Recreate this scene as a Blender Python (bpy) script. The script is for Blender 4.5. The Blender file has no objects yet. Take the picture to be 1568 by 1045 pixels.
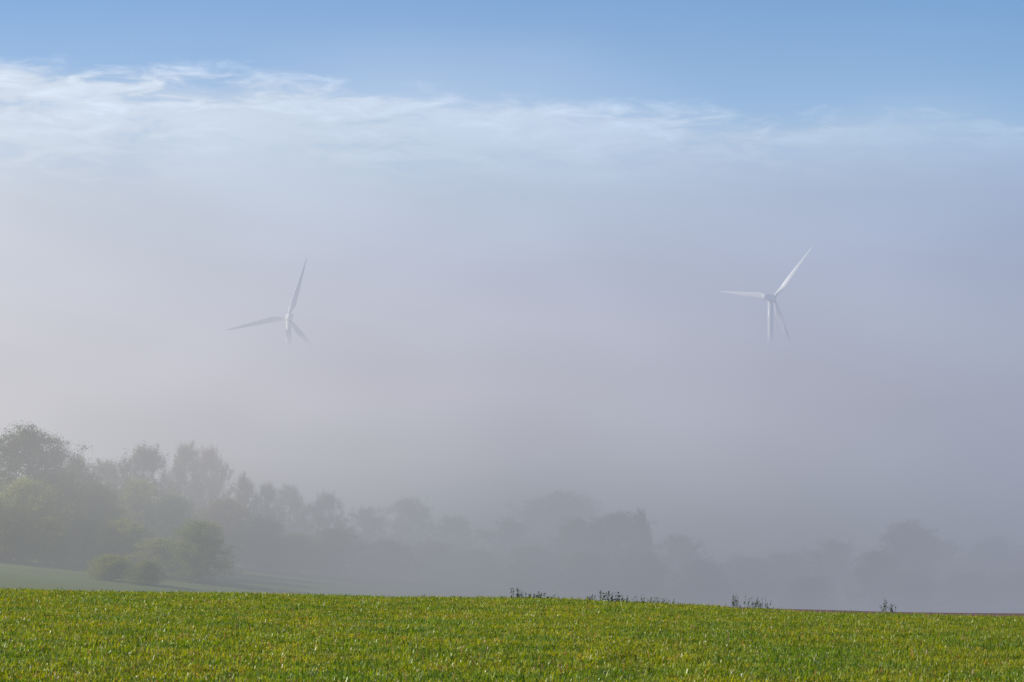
import bpy, math, random
import numpy as np
from mathutils import Vector, Matrix
random.seed(7); rng=np.random.default_rng(7)
sc=bpy.context.scene
F=4355.0; EYE=1.7
sc.view_settings.view_transform='Standard'; sc.view_settings.look='None'; sc.view_settings.exposure=0

def lin(c):
    out=[]
    for v in c:
        v=v/255.0
        out.append(v/12.92 if v<=0.04045 else ((v+0.055)/1.055)**2.4)
    return (*out,1.0)
def sstep(a,b,x):
    t=np.clip((x-a)/(b-a),0,1); return t*t*(3-2*t)

# ---------------------------------------------------------------- terrain
def terrain(x,y):
    x=np.asarray(x,float); y=np.asarray(y,float)
    xc=np.clip(x,-90,90)
    zp=-0.40-0.0128*xc-0.55*sstep(0,12,x)*sstep(50,118,y)+0.03*np.sin(x*0.21+y*0.05)*sstep(20,60,y)+0.02*np.sin(x*0.6+1)
    yc=96+18*sstep(3,10,x)
    zm=-5.0-0.102*np.clip(x,-110,25)+0.027*np.clip(y-300,-140,40)+0.2*np.sin(x*0.05+y*0.03)
    w=sstep(yc,240,y)
    z=zp*(1-w)+zm*w
    z=z+66*sstep(1680,1960,y)
    return z
def tz(x,y): return float(terrain(x,y))

# ---------------------------------------------------------------- node helpers
class NT:
    def __init__(s,tree): s.t=tree; s.n=tree.nodes; s.l=tree.links
    def new(s,ty,**k):
        n=s.n.new(ty)
        for a,b in k.items(): setattr(n,a,b)
        return n
    def link(s,a,b): s.l.new(a,b)
    def setin(s,sock,v):
        if isinstance(v,bpy.types.NodeSocket): s.l.new(v,sock)
        else: sock.default_value=v
    def math(s,op,a,b=0.0,c=0.0,clamp=False):
        n=s.new('ShaderNodeMath',operation=op); n.use_clamp=clamp
        s.setin(n.inputs[0],a); s.setin(n.inputs[1],b)
        if op in('MULTIPLY_ADD',): s.setin(n.inputs[2],c)
        return n.outputs[0]
    def mapr(s,v,a,b,c=0.0,d=1.0,kind='SMOOTHSTEP'):
        n=s.new('ShaderNodeMapRange',interpolation_type=kind)
        s.setin(n.inputs['Value'],v)
        n.inputs['From Min'].default_value=a;n.inputs['From Max'].default_value=b
        n.inputs['To Min'].default_value=c;n.inputs['To Max'].default_value=d
        return n.outputs['Result']
    def mix(s,f,a,b,blend='MIX'):
        n=s.new('ShaderNodeMix',data_type='RGBA',blend_type=blend)
        s.setin(n.inputs[0],f); s.setin(n.inputs[6],a); s.setin(n.inputs[7],b)
        return n.outputs[2]
    def ramp(s,v,stops,interp='LINEAR'):
        n=s.new('ShaderNodeValToRGB'); cr=n.color_ramp; cr.interpolation=interp
        while len(cr.elements)>1: cr.elements.remove(cr.elements[0])
        cr.elements[0].position=stops[0][0]; cr.elements[0].color=stops[0][1]
        for p,c in stops[1:]:
            e=cr.elements.new(p); e.color=c
        s.setin(n.inputs[0],v); return n.outputs[0]
    def noise(s,vec,scale=1.0,detail=2.0,rough=0.5,dist=0.0):
        n=s.new('ShaderNodeTexNoise'); s.setin(n.inputs['Vector'],vec)
        n.inputs['Scale'].default_value=scale; n.inputs['Detail'].default_value=detail
        n.inputs['Roughness'].default_value=rough; n.inputs['Distortion'].default_value=dist
        return n.outputs[0]
    def comb(s,x,y,z=0.0):
        n=s.new('ShaderNodeCombineXYZ'); s.setin(n.inputs[0],x); s.setin(n.inputs[1],y); s.setin(n.inputs[2],z)
        return n.outputs[0]

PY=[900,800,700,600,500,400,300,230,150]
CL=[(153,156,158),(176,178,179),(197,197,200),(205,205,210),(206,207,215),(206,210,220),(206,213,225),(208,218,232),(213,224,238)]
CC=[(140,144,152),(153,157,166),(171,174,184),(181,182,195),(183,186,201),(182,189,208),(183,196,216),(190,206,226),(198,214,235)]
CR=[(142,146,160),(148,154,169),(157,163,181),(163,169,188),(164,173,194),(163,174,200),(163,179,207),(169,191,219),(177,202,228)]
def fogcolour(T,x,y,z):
    """fog colour with scattered light painted in: brighter toward the sun side, darker low down; x,y,z sockets relative to the camera spot"""
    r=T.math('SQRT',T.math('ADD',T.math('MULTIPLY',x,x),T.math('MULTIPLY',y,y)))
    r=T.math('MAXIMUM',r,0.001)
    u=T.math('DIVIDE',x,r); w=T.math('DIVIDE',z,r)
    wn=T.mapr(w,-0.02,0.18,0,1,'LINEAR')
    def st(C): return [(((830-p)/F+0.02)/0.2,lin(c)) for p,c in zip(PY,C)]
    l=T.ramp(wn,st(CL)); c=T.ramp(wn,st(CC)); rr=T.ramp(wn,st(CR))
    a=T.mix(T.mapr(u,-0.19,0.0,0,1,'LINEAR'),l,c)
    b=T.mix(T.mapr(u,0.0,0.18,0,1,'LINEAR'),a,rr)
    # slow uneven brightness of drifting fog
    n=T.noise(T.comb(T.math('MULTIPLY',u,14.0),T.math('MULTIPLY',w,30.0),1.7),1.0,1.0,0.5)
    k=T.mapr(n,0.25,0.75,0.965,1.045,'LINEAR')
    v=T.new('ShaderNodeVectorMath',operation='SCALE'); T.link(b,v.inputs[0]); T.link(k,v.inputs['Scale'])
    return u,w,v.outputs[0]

# ---------------------------------------------------------------- world
SUN_EL=math.radians(29); SUN_AZ=math.radians(-82)
world=bpy.data.worlds.new("World"); sc.world=world; world.use_nodes=True
T=NT(world.node_tree); T.n.clear()
tc=T.new('ShaderNodeTexCoord'); sp=T.new('ShaderNodeSeparateXYZ'); T.link(tc.outputs['Generated'],sp.inputs[0])
sky=T.new('ShaderNodeTexSky',sky_type='NISHITA'); sky.sun_disc=False
sky.sun_elevation=SUN_EL; sky.sun_rotation=SUN_AZ; sky.altitude=300; sky.dust_density=0.3; sky.air_density=1.0; sky.ozone_density=2.0
u,w,fc=fogcolour(T,sp.outputs[0],sp.outputs[1],sp.outputs[2])
skyc=T.mix(1.0,sky.outputs[0],(0.66,0.89,1.17,1),'MULTIPLY')
skyb=T.new('ShaderNodeVectorMath',operation='SCALE'); T.link(skyc,skyb.inputs[0]); skyb.inputs['Scale'].default_value=0.110
n1=T.noise(T.comb(T.math('MULTIPLY',u,18.0),T.math('MULTIPLY',w,72.0),5.0),1.0,5.0,0.55,0.2)
n2=T.noise(T.comb(T.math('MULTIPLY',u,50.0),T.math('MULTIPLY',w,180.0),3.0),1.0,5.0,0.58,0.5)
edge=T.math('MULTIPLY_ADD',T.math('MAXIMUM',u,-0.12),-0.072,0.1575)
d=T.math('DIVIDE',T.math('SUBTRACT',edge,w),0.008)
d=T.math('ADD',d,T.math('MULTIPLY',T.math('SUBTRACT',n1,0.5),1.8))
d=T.math('ADD',d,T.math('MULTIPLY',T.math('SUBTRACT',n2,0.5),1.7))
mask=T.mapr(d,-0.45,0.7)
gap=T.math('MULTIPLY',T.mapr(T.math('ADD',T.math('MULTIPLY',n1,0.45),T.math('MULTIPLY',n2,0.55)),0.51,0.38),T.mapr(w,0.112,0.136))
mask=T.math('MULTIPLY',mask,T.math('MULTIPLY_ADD',gap,-0.5,0.97))
br=T.math('ADD',T.math('MULTIPLY',T.mapr(n2,0.46,0.70),0.24),T.math('MULTIPLY',T.mapr(n1,0.42,0.68),0.12))
br=T.math('MULTIPLY_ADD',T.math('MULTIPLY',br,T.mapr(w,0.103,0.136)),1.0,0.955)
cv=T.new('ShaderNodeVectorMath',operation='SCALE'); T.link(fc,cv.inputs[0]); T.link(br,cv.inputs['Scale'])
fin=T.mix(mask,skyb.outputs[0],cv.outputs[0])
bg=T.new('ShaderNodeBackground'); T.link(fin,bg.inputs[0]); bg.inputs[1].default_value=1.0
out=T.new('ShaderNodeOutputWorld'); T.link(bg.outputs[0],out.inputs[0])

sun=bpy.data.objects.new("sun",bpy.data.lights.new("sun",'SUN')); sc.collection.objects.link(sun)
sun.data.energy=5.0; sun.data.angle=math.radians(0.5); sun.data.color=(1.0,0.92,0.78)
sd=Vector((math.sin(SUN_AZ)*math.cos(SUN_EL),math.cos(SUN_AZ)*math.cos(SUN_EL),math.sin(SUN_EL)))
sun.rotation_euler=sd.to_track_quat('Z','Y').to_euler()

# ---------------------------------------------------------------- fog volumes
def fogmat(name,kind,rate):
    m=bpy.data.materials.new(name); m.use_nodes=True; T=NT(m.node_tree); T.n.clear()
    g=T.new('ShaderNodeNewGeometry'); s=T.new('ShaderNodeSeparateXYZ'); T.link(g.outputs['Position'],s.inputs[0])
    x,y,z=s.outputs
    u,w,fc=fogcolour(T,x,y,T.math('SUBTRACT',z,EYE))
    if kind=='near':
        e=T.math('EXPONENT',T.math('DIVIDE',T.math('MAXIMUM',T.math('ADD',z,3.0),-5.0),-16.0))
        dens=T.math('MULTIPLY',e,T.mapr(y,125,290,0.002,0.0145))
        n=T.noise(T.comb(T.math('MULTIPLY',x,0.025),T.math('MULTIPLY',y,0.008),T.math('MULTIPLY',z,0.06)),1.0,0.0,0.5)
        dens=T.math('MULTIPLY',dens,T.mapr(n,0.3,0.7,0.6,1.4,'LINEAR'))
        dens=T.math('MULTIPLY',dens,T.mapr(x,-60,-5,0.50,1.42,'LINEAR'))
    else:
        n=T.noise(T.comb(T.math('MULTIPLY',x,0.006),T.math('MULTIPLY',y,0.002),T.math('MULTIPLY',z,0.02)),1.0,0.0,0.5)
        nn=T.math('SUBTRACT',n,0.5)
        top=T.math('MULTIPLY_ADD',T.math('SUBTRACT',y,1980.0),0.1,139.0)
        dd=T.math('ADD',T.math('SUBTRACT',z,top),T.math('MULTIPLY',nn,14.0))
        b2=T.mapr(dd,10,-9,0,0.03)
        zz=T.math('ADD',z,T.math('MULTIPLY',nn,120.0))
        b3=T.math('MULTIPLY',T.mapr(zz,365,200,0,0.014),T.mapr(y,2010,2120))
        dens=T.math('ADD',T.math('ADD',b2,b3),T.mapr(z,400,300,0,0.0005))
    em=T.new('ShaderNodeEmission'); T.link(fc,em.inputs[0]); T.link(dens,em.inputs[1])  # painted glow standing in for sunlight scattered inside the fog
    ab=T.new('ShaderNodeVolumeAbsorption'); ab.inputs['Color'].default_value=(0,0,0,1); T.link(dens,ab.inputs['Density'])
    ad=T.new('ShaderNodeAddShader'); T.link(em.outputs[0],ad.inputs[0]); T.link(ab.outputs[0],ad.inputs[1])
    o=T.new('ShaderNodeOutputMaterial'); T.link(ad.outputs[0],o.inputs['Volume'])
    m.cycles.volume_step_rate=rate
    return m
def box(name,x0,x1,y0,y1,z0,z1,mat):
    v=[(x,y,z) for x in(x0,x1) for y in(y0,y1) for z in(z0,z1)]
    f=[(0,1,3,2),(4,6,7,5),(0,4,5,1),(2,3,7,6),(0,2,6,4),(1,5,7,3)]
    me=bpy.data.meshes.new(name); me.from_pydata(v,[],f); me.update(); me.materials.append(mat)
    o=bpy.data.objects.new(name,me); sc.collection.objects.link(o); return o
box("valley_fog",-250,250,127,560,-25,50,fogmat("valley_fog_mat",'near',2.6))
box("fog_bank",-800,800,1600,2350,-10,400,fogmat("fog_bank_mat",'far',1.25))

# ---------------------------------------------------------------- ground
xs=np.unique(np.concatenate([np.arange(-60,60.1,1.0),np.arange(-400,401,10.0),np.linspace(-4000,4000,41)]))
ys=np.unique(np.concatenate([np.arange(-20,130.1,1.0),np.arange(130,700,8.0),np.arange(700,2100,40.0),np.linspace(2100,9000,20),np.linspace(-1500,-20,12)]))
X,Y=np.meshgrid(xs,ys); Z=terrain(X,Y)
nx=len(xs); ny=len(ys)
vs=np.stack([X.ravel(),Y.ravel(),Z.ravel()],1)
i=np.arange(nx*ny).reshape(ny,nx)
fs=np.stack([i[:-1,:-1].ravel(),i[:-1,1:].ravel(),i[1:,1:].ravel(),i[1:,:-1].ravel()],1)
me=bpy.data.meshes.new("ground"); me.from_pydata(vs.tolist(),[],fs.tolist()); me.update()
for p in me.polygons: p.use_smooth=True
ground=bpy.data.objects.new("ground",me); sc.collection.objects.link(ground)
m=bpy.data.materials.new("ground_mat"); m.use_nodes=True; T=NT(m.node_tree); bs=T.n['Principled BSDF']
g=T.new('ShaderNodeNewGeometry'); s=T.new('ShaderNodeSeparateXYZ'); T.link(g.outputs['Position'],s.inputs[0])
n=T.noise(g.outputs['Position'],0.5,6,0.6); nf=T.noise(g.outputs['Position'],9,4,0.7)
grass=T.mix(n,(0.05,0.085,0.012,1),(0.09,0.12,0.02,1)); grass=T.mix(T.mapr(nf,0.35,0.65),(0.03,0.045,0.01,1),grass)
mead=T.mix(T.noise(g.outputs['Position'],0.12,5,0.65),(0.12,0.16,0.04,1),(0.24,0.28,0.09,1)); grass=T.mix(T.mapr(s.outputs[1],150,200),grass,mead)
soil=T.mix(nf,(0.12,0.07,0.06,1),(0.24,0.15,0.13,1))
lim=T.mapr(s.outputs[0],2,12,113.5,103.5)
soilm=T.math('MULTIPLY',T.mapr(T.math('SUBTRACT',s.outputs[1],lim),0,0.5),T.mapr(s.outputs[1],240,160))
soilm=T.math('MULTIPLY',soilm,T.mapr(s.outputs[0],3,8))
T.link(T.mix(soilm,grass,soil),bs.inputs['Base Color']); bs.inputs['Roughness'].default_value=0.95
bs.inputs['Specular IOR Level'].default_value=0.1
bp=T.new('ShaderNodeBump'); bp.inputs['Strength'].default_value=0.6; bp.inputs['Distance'].default_value=0.1; T.link(nf,bp.inputs['Height']); T.link(bp.outputs[0],bs.inputs['Normal'])
me.materials.append(m)

# ---------------------------------------------------------------- crop / grass patches
def leafmat(name,cols,trans=0.45,rough=0.45,spec=0.4,patch=True,tint=False):
    m=bpy.data.materials.new(name); m.use_nodes=True; T=NT(m.node_tree); bs=T.n['Principled BSDF']; o=T.n['Material Output']
    g=T.new('ShaderNodeNewGeometry')
    c=T.ramp(g.outputs['Random Per Island'],cols)
    if patch:
        n=T.noise(g.outputs['Position'],0.28,4,0.65)
        c=T.mix(T.mapr(n,0.36,0.62),c,(1.65,1.2,0.95,1),'MULTIPLY')
        n3=T.noise(g.outputs['Position'],1.3,3,0.65)
        c=T.mix(T.mapr(n3,0.54,0.34),c,(0.5,0.6,0.5,1),'MULTIPLY')
    if tint:
        oi=T.new('ShaderNodeObjectInfo'); c=T.mix(1.0,c,oi.outputs['Color'],'MULTIPLY')
    T.link(c,bs.inputs['Base Color']); bs.inputs['Roughness'].default_value=rough; bs.inputs['Specular IOR Level'].default_value=spec
    tr=T.new('ShaderNodeBsdfTranslucent'); T.link(T.mix(1.0,c,(1.5,1.35,0.6,1),'MULTIPLY'),tr.inputs[0])
    mx=T.new('ShaderNodeMixShader'); mx.inputs[0].default_value=trans
    T.link(bs.outputs[0],mx.inputs[1]); T.link(tr.outputs[0],mx.inputs[2]); T.link(mx.outputs[0],o.inputs[0])
    return m
gm=leafmat("crop_leaf",[(0.0,(0.12,0.21,0.006,1)),(0.4,(0.19,0.30,0.010,1)),(0.78,(0.25,0.36,0.015,1)),(0.90,(0.33,0.40,0.05,1)),(0.94,(0.36,0.29,0.13,1)),(1.0,(0.28,0.14,0.08,1))],0.45,0.38,0.42)
def grass_patch(name,n,size,seed,hmin,hmax):
    r=np.random.default_rng(seed); V=[];Fc=[]
    cx=r.uniform(-size/2,size/2,(34,2))
    for k in range(n):
        if r.random()<0.6:
            c=cx[r.integers(34)]+r.normal(0,0.045,2); 
        else: c=r.uniform(-size/2,size/2,2)
        a=r.uniform(0,2*math.pi); h=r.uniform(hmin,hmax)*(1.0 if r.random()>0.05 else 1.5); wd=r.uniform(0.005,0.013); lean=r.uniform(0.1,1.15)
        dx,dy=math.cos(a),math.sin(a); px,py=-dy*wd,dx*wd
        tw=r.uniform(-0.6,0.6); b=len(V)
        for j,(t,ww) in enumerate([(0,0.6),(0.45,1.0),(0.8,0.75)]):
            o=lean*h*t*t*0.8; zz=h*(t-0.35*lean*t*t)
            V.append((c[0]+dx*o-px*ww,c[1]+dy*o-py*ww,zz)); V.append((c[0]+dx*o+px*ww+tw*wd*t,c[1]+dy*o+py*ww,zz))
        o=lean*h*0.95; V.append((c[0]+dx*o,c[1]+dy*o,h*(1-0.45*lean)))
        Fc+= [(b,b+1,b+3,b+2),(b+2,b+3,b+5,b+4),(b+4,b+5,b+6)]
    me=bpy.data.meshes.new(name); me.from_pydata(V,[],Fc); me.update(); me.materials.append(gm); return me
col=bpy.data.collections.new("crop_patches")
for k in range(5):
    o=bpy.data.objects.new("crop_patch_part",grass_patch("crop_patch",2200,1.3,k+1,0.06,0.17)); col.objects.link(o)
pts=[]
for yy in np.arange(6,113,1.0):
    W=max(14,yy*0.25+6)
    for xx in np.arange(-W,W,1.0):
        lim_=103.5+9*(1-float(sstep(2,12,xx)))
        if yy>lim_: continue
        px_=xx+random.uniform(-.25,.25); py_=yy+random.uniform(-.25,.25)
        pts.append((px_,py_,tz(px_,py_)-0.01))
pm=bpy.data.meshes.new("crop_field"); pm.from_pydata(pts,[],[]); 
fo=bpy.data.objects.new("crop_field",pm); sc.collection.objects.link(fo)
ng=bpy.data.node_groups.new("scatter","GeometryNodeTree")
ng.interface.new_socket("Geometry",in_out='INPUT',socket_type='NodeSocketGeometry'); ng.interface.new_socket("Geometry",in_out='OUTPUT',socket_type='NodeSocketGeometry')
gi=ng.nodes.new('NodeGroupInput'); go=ng.nodes.new('NodeGroupOutput')
ip=ng.nodes.new('GeometryNodeInstanceOnPoints'); ci=ng.nodes.new('GeometryNodeCollectionInfo'); ci.inputs['Collection'].default_value=col
ci.inputs['Separate Children'].default_value=True; ci.inputs['Reset Children'].default_value=True
rr=ng.nodes.new('FunctionNodeRandomValue'); rr.data_type='FLOAT_VECTOR'; rr.inputs[0].default_value=(-0.02,-0.02,0); rr.inputs[1].default_value=(0.02,0.02,6.283)
rs=ng.nodes.new('FunctionNodeRandomValue'); rs.data_type='FLOAT'; rs.inputs[2].default_value=0.82; rs.inputs[3].default_value=1.25
ip.inputs['Pick Instance'].default_value=True
ng.links.new(gi.outputs[0],ip.inputs['Points']); ng.links.new(ci.outputs[0],ip.inputs['Instance'])
ng.links.new(rr.outputs[0],ip.inputs['Rotation']); ng.links.new(rs.outputs[1],ip.inputs['Scale']); ng.links.new(ip.outputs[0],go.inputs[0])
md=fo.modifiers.new("scatter",'NODES'); md.node_group=ng

# ---------------------------------------------------------------- trees
bark=bpy.data.materials.new("bark"); bark.use_nodes=True; T=NT(bark.node_tree); g=T.new('ShaderNodeNewGeometry')
T.link(T.mix(T.noise(g.outputs['Position'],6,2,0.6),(0.03,0.024,0.018,1),(0.09,0.075,0.06,1)),T.n['Principled BSDF'].inputs['Base Color']); T.n['Principled BSDF'].inputs['Roughness'].default_value=0.9
tl=leafmat("tree_leaf",[(0,(0.065,0.08,0.02,1)),(0.5,(0.12,0.14,0.03,1)),(1.0,(0.21,0.20,0.05,1))],0.35,0.6,0.2,False,True)
def tube(V,Fc,p0,p1,r0,r1,ns=5):
    d=(p1-p0); L=d.length
    if L<1e-5: return
    d/=L; a=d.orthogonal().normalized(); b=d.cross(a); s=len(V)
    for p,r in((p0,r0),(p1,r1)):
        for k in range(ns):
            t=2*math.pi*k/ns; V.append(tuple(p+(a*math.cos(t)+b*math.sin(t))*r))
    for k in range(ns): Fc.append((s+k,s+(k+1)%ns,s+ns+(k+1)%ns,s+ns+k))
def make_tree(name,seed,H=14,R=6,kind='oak',leaf=0.2,dens=1.0):
    r=random.Random(seed); q=np.random.default_rng(seed)
    V=[];Fc=[]; tips=[]
    base={'oak':0.12,'ash':0.12,'slim':0.08,'bush':0.02}[kind]
    def prof(t):
        if kind=='oak': return math.sqrt(max(0.02,1-((t-0.46)/0.56)**2))
        if kind=='ash': return math.sqrt(max(0.02,1-((t-0.42)/0.60)**2))
        if kind=='slim': return (0.5+0.5*min(1,t/0.3))*math.sqrt(max(0.0,1-t**2.2))+0.05
        return math.sqrt(max(0.03,1-((t-0.32)/0.70)**2))
    nt=8; P=Vector((0,0,-0.5)); pts=[P.copy()]
    for k in range(1,nt+1):
        P=Vector((pts[-1].x+r.gauss(0,0.02*H/4),pts[-1].y+r.gauss(0,0.02*H/4),H*0.93*k/nt)); pts.append(P)
    r0=0.03*H*(0.6 if kind=='slim' else 1)*0.7
    for k in range(nt): tube(V,Fc,pts[k],pts[k+1],r0*(1-k/nt)+0.03,r0*(1-(k+1)/nt)+0.03,7)
    nl={'oak':76,'ash':66,'slim':54,'bush':66}[kind]
    lob=[r.uniform(0.72,1.14) for _ in range(9)]
    for k in range(nl):
        t=(k+r.random())/nl; h=H*(base+(1-base)*t*0.88)
        f=h/(H*0.93)*nt; i0=min(nt-1,int(f)); bp_=pts[i0].lerp(pts[i0+1],f-i0)
        a=k*2.399+r.uniform(-.5,.5)
        tt=min(1,t+r.uniform(0.0,0.12))
        rad=R*prof(tt)*lob[int((a%(2*math.pi))/(2*math.pi)*9)%9]*r.uniform(0.55,1.06)
        endp=Vector((bp_.x+math.cos(a)*rad,bp_.y+math.sin(a)*rad,H*(base+(1-base)*tt)*r.uniform(0.92,1.03)+rad*0.06))
        if endp.z<0.3: endp.z=0.3
        mid=bp_.lerp(endp,0.5)+Vector((0,0,0.06*rad))
        lr=max(0.04,r0*0.28*(1-t*0.6)); tube(V,Fc,bp_,mid,lr,lr*0.6,4); tube(V,Fc,mid,endp,lr*0.6,0.015,4)
        tips.append((endp,1.0))
        nsb=9
        for j in range(nsb):
            s=r.uniform(0.3,1.0); o=bp_.lerp(mid,s*2) if s<0.5 else mid.lerp(endp,s*2-1)
            if kind in('ash','slim'): off=Vector((r.gauss(0,.6),r.gauss(0,.6),r.gauss(0.9,0.5)))*(0.16*R+0.2)
            else: off=Vector((r.gauss(0,1),r.gauss(0,1),r.gauss(0.2,0.6)))*(0.13*R+0.2)
            e=o+off
            if e.z<0.2: e.z=0.2
            tube(V,Fc,o,e,0.025,0.01,3); tips.append((e,0.85))
            if kind in('ash','slim') and r.random()<.5: tips.append((o.lerp(e,0.6),0.7)); 
    nb=len(Fc)
    LV=[]; 
    for tp,sz in tips:
        if r.random()<0.08: continue
        n=int(84*dens*r.uniform(0.4,1.5))
        if kind in('ash','slim'): rad=(0.07*R+0.18)*sz*r.uniform(0.6,1.2); sh=np.array([.75,.75,1.25])
        else: rad=(0.085*R+0.26)*sz*r.uniform(0.7,1.25); sh=np.array([1,1,.75])
        dv=q.normal(0,1,(n,3)); dv/=np.linalg.norm(dv,axis=1)[:,None]
        c=np.array(tp)+dv*(q.random((n,1))**0.55)*rad*1.45*sh*(1+0.35*q.normal(0,1,(n,1)))
        c[:,2]=np.maximum(c[:,2],0.1)
        d1=q.normal(0,1,(n,3)); d1/=np.linalg.norm(d1,axis=1)[:,None]
        d2=q.normal(0,1,(n,3)); d2=np.cross(d1,d2); d2/=np.linalg.norm(d2,axis=1)[:,None]
        s=q.uniform(0.5,1.1,(n,1))*leaf
        LV.append(np.stack([c-d1*s,c+d2*s*0.6,c+d1*s,c-d2*s*0.6],1).reshape(-1,3))
    LV=np.concatenate(LV); b=len(V); V=V+LV.tolist()
    nlv=len(LV)//4
    Fc=Fc+[(b+4*k,b+4*k+1,b+4*k+2,b+4*k+3) for k in range(nlv)]
    me=bpy.data.meshes.new(name); me.from_pydata(V,[],Fc); me.update()
    me.materials.append(bark); me.materials.append(tl)
    mi=np.zeros(len(Fc),dtype=np.int32); mi[nb:]=1; me.polygons.foreach_set('material_index',mi)
    return (me,H,R)
LIB={'oak':[make_tree("oak_tree",1,14,6.2,'oak',0.10,1.3),make_tree("oak_tree",2,14,6.0,'oak',0.10,1.15)],
 'ash':[make_tree("ash_tree",3,14,5,'ash',0.085,0.75),make_tree("ash_tree",4,14,4.6,'ash',0.085,0.85)],
 'slim':[make_tree("birch_tree",5,12,3.0,'slim',0.08,0.6),make_tree("birch_tree",6,12,3.2,'slim',0.08,0.5)],
 'bush':[make_tree("shrub",7,7,4,'bush',0.09,1.0),make_tree("shrub",8,7,4.2,'bush',0.09,0.9)]}
NM={'oak':'oak_tree','ash':'ash_tree','slim':'birch_tree','bush':'shrub'}
OL=(1.1,1.18,1,1); YG=(2.3,2.4,0.95,1); RD=(1.8,1.15,0.8,1); DK=(0.8,0.92,0.72,1); BG=(1.8,2.0,1.0,1)
cnt=[0]
def plant(px,py,d,wpx,kind,tint=OL):
    x=(px-784)/F*d; z0=tz(x,d); zt=EYE+(830-py)/F*d
    me,H,R=LIB[kind][cnt[0]%2]; cnt[0]+=1
    sz=(zt-z0)/H; sr=wpx/F*d/2/R
    o=bpy.data.objects.new(NM[kind],me); o.location=(x,d,z0); o.scale=(sr,sr,sz); o.rotation_euler=(0,0,random.uniform(0,6.28))
    o.color=tint; sc.collection.objects.link(o); return o
L=[(45,664,295,165,'oak',DK),(-45,690,300,150,'oak',DK),(118,708,305,85,'ash',OL),(165,715,330,100,'ash',OL),(222,694,320,130,'ash',DK),
(283,692,335,90,'ash',OL),(322,696,340,85,'ash',RD),(372,734,330,62,'slim',OL),(408,748,335,65,'ash',OL),(446,752,350,85,'ash',OL),
(500,762,350,85,'ash',DK),(560,784,370,90,'ash',OL),(625,770,400,115,'ash',OL),(700,797,400,105,'ash',RD),
(40,740,288,115,'bush',YG),(-20,765,286,100,'bush',YG),(98,730,293,110,'bush',YG),(155,750,296,105,'bush',YG),(215,742,303,120,'ash',YG),(10,795,284,80,'bush',OL),(75,795,286,80,'bush',YG),(130,800,290,90,'bush',OL),(190,800,288,100,'bush',YG),
(303,805,280,105,'bush',BG),(245,828,284,100,'bush',YG),(265,765,305,100,'bush',BG),(172,852,270,75,'bush',YG),(225,862,268,60,'bush',BG),
(345,770,315,110,'bush',RD),(400,800,318,110,'bush',OL),(455,820,322,100,'bush',RD),(520,815,325,110,'bush',OL),(590,830,330,110,'bush',OL),(660,835,345,120,'bush',RD),
(730,845,350,100,'bush',OL),(780,803,380,120,'ash',OL),(860,760,420,165,'oak',OL),(880,800,345,110,'oak',RD),(945,791,340,130,'oak',DK),(982,790,338,50,'ash',DK),
(1040,825,355,110,'ash',OL),(820,842,340,110,'bush',OL),(900,850,325,110,'bush',RD),(975,850,325,110,'bush',OL),(1075,862,340,90,'bush',OL),
(1135,858,370,110,'bush',RD),(1205,850,380,110,'bush',OL),(1275,834,375,110,'ash',RD),(1390,804,345,120,'oak',DK),(1345,850,335,90,'bush',RD),(1440,834,365,110,'ash',OL),
(1520,828,370,120,'oak',OL),(1600,832,375,120,'oak',OL),(1400,880,330,90,'bush',RD),(1480,880,340,110,'bush',OL),(1560,880,345,100,'bush',OL),(1240,885,340,90,'bush',OL)]
for a in L: plant(*a)

# ---------------------------------------------------------------- weeds on the crest
wm=leafmat("weed_leaf",[(0,(0.02,0.035,0.01,1)),(0.6,(0.035,0.06,0.015,1)),(1,(0.07,0.09,0.025,1))],0.2,0.5,0.3,False,False)
def weed(px,y,wpx,hpx,seed,spiky):
    r=random.Random(seed); V=[];Fc=[]
    x=(px-784)/F*y; half=wpx/F*y/2; H=hpx/F*y
    ns=max(4,int(half*2/0.05))
    for k in range(ns):
        bx=r.uniform(-half,half); by=r.uniform(-0.3,0.3); zb=tz(x+bx,y+by)
        hh=(H+0.2)*r.uniform(0.5,1.05); tip=Vector((bx+r.gauss(0,0.06),by+r.gauss(0,.06),zb+hh)); b=Vector((bx,by,zb-0.02))
        tube(V,Fc,b,tip,0.008,0.005,3)
        nl=14 if not spiky else 9
        for j in range(nl):
            t=r.uniform(0.15,1.0); p=b.lerp(tip,t); a=r.uniform(0,6.28); l=r.uniform(0.07,0.15)*(1.25-t*0.6); 
            dd=Vector((math.cos(a),math.sin(a),r.uniform(0.1,0.9))).normalized(); sd_=dd.cross(Vector((0,0,1))).normalized()*l*(0.3 if not spiky else 0.2)
            s=len(V); V+= [tuple(p),tuple(p+dd*l*.5+sd_),tuple(p+dd*l),tuple(p+dd*l*.5-sd_)]; Fc.append((s,s+1,s+2,s+3))
    me=bpy.data.meshes.new("weed_clump"); me.from_pydata(V,[],Fc); me.update(); me.materials.append(wm)
    o=bpy.data.objects.new("weed_clump",me); o.location=(x,y,0); sc.collection.objects.link(o)
for a in [(793,104,18,14,1,False),(822,105,30,7,2,False),(848,105,12,5,3,True),(902,106,14,10,4,False),(938,106,44,14,5,False),(975,106,26,9,6,True),(1008,107,52,8,7,True),
          (1128,111,20,16,8,True),(1158,111,36,14,9,True),(1352,115,12,16,10,True),(1366,115,12,6,11,True),(650,104,12,3,12,True),(700,104,20,2,13,True)]: weed(*a)

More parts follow.
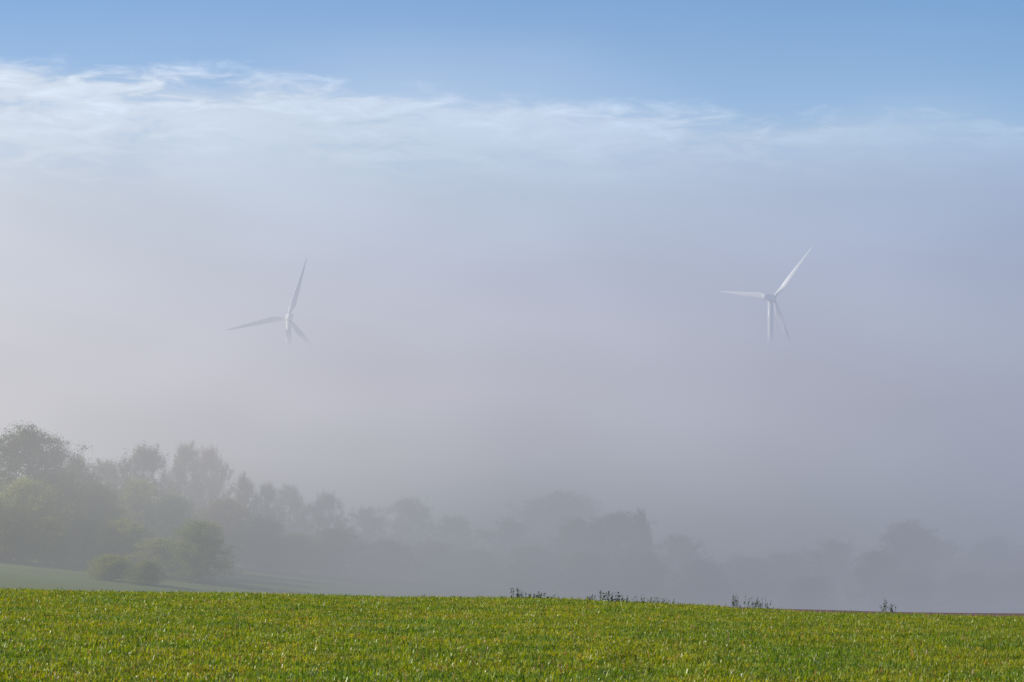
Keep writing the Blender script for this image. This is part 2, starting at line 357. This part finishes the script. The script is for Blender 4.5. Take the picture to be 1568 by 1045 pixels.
# ---------------------------------------------------------------- wind turbines
wh=bpy.data.materials.new("turbine_paint"); wh.use_nodes=True; T=NT(wh.node_tree); g=T.new('ShaderNodeNewGeometry')
T.link(T.mix(T.noise(g.outputs['Position'],0.4,4,0.6),(0.68,0.68,0.67,1),(0.78,0.78,0.76,1)),T.n['Principled BSDF'].inputs['Base Color']); T.n['Principled BSDF'].inputs['Roughness'].default_value=0.4
def mk(name,V,Fc,par,smooth=True):
    me=bpy.data.meshes.new(name); me.from_pydata(V,[],Fc); me.update(); me.materials.append(wh)
    for p in me.polygons: p.use_smooth=smooth
    o=bpy.data.objects.new(name,me); sc.collection.objects.link(o); o.parent=par; return o
def rings(secs,ns,close=True):
    V=[];Fc=[]
    for s in secs: V+=s
    for a in range(len(secs)-1):
        for k in range(ns): Fc.append((a*ns+k,a*ns+(k+1)%ns,(a+1)*ns+(k+1)%ns,(a+1)*ns+k))
    if close: Fc.append(tuple(range(ns))[::-1]); Fc.append(tuple((len(secs)-1)*ns+k for k in range(ns)))
    return V,Fc
def turbine(px,py,d,yaw,phi,Rb,cone=0.10):
    """yaw: direction the rotor axis points (radians, 0=+Y, positive toward +X)"""
    hx=(px-784)/F*d; hz=EYE+(830-py)/F*d; z0=tz(hx,d)
    root=bpy.data.objects.new("wind_turbine",None); sc.collection.objects.link(root)
    Hh=hz-z0
    root.location=(hx,d,z0); root.rotation_euler=(0,0,-yaw)
    ns=32; secs=[]
    for k in range(9):
        t=k/8; r=2.7*(1-t)+1.9*t; z=-1+(Hh-1.2)*t
        secs.append([(r*math.cos(2*math.pi*j/ns),r*math.sin(2*math.pi*j/ns),z) for j in range(ns)])
    mk("tower",*rings(secs,ns),root)
    for t in(0.33,0.66):
        r=2.7*(1-t)+1.9*t+0.06; z=-1+(Hh-1.2)*t
        mk("flange",*rings([[(r*math.cos(2*math.pi*j/ns),r*math.sin(2*math.pi*j/ns),z+dz) for j in range(ns)] for dz in(-.12,.12)],ns),root,False)
    secs=[]; ns2=20
    for yy,sx,szz,zo in [(-9.0,0.9,0.9,0.3),(-8.6,1.75,1.7,0.2),(-6,2.1,2.1,0.1),(0,2.2,2.2,0),(2.6,2.1,2.15,0),(3.2,1.7,1.75,0)]:
        s=[]
        for j in range(ns2):
            a=2*math.pi*j/ns2; c,sn=math.cos(a),math.sin(a)
            s.append((sx*math.copysign(abs(c)**0.5,c),yy,Hh+zo+szz*math.copysign(abs(sn)**0.5,sn)))
        secs.append(s)
    mk("nacelle",*rings(secs,ns2),root)
    secs=[[(r*math.cos(2*math.pi*j/ns2),yy,Hh+r*math.sin(2*math.pi*j/ns2)) for j in range(ns2)] for yy,r in[(3.25,1.5),(4,1.75),(5.2,1.6),(6.1,1.1),(6.6,0.4)]]
    mk("hub_spinner",*rings(secs,ns2),root)
    V=[];Fc=[]; tube(V,Fc,Vector((0,-7,Hh+1.9)),Vector((0,-7,Hh+3.8)),0.08,0.06); mk("wind_vane",V,Fc,root)
    for b in range(3):
        ang=phi+b*2*math.pi/3; secs=[]; nb=14
        rad=Vector((math.cos(ang),0,math.sin(ang))); tan=Vector((-math.sin(ang),0,math.cos(ang))); ax=Vector((0,1,0))
        for k in range(15):
            t=k/14; rr_=1.2+(Rb-1.2)*t
            if t<0.04: ch,th=2.1,2.1
            else:
                ch=2.1+(4.0-2.1)*sstep(0.03,0.2,t) if t<0.2 else 4.0*(1-(t-0.2)/0.8)**0.9+0.35
                th=max(0.1,2.1*(1-sstep(0.03,0.25,t))+0.5*(1-t))
            tw=math.radians(20*(1-t)**2+2); cdir=tan*math.cos(tw)+ax*math.sin(tw); tdir=ax*math.cos(tw)-tan*math.sin(tw)
            c=Vector((0,4.5,Hh))+rad*rr_+ax*(cone*Rb*(0.55*t+0.45*t*t))-cdir*(ch*0.2*float(sstep(0.03,.2,t)))
            s=[]
            for j in range(nb):
                a=2*math.pi*j/nb; s.append(tuple(c+cdir*(ch/2*math.cos(a))+tdir*(th/2*math.sin(a))))
            secs.append(s)
        mk("blade_%d"%(b+1),*rings(secs,nb),root)
    return root
turbine(441,486,1980,math.radians(-14),math.radians(72.5),45.0,0.02)
turbine(1181,456,1980,math.radians(35),math.radians(51.0),47,0.11)

# ---------------------------------------------------------------- camera
cam=bpy.data.objects.new("camera",bpy.data.cameras.new("camera")); sc.collection.objects.link(cam); sc.camera=cam
cam.data.lens=100; cam.data.sensor_width=36; cam.data.clip_end=20000; cam.data.clip_start=0.5
cam.location=(0,0,EYE); cam.rotation_euler=(math.radians(90)+math.atan(307.5/F),0,0)
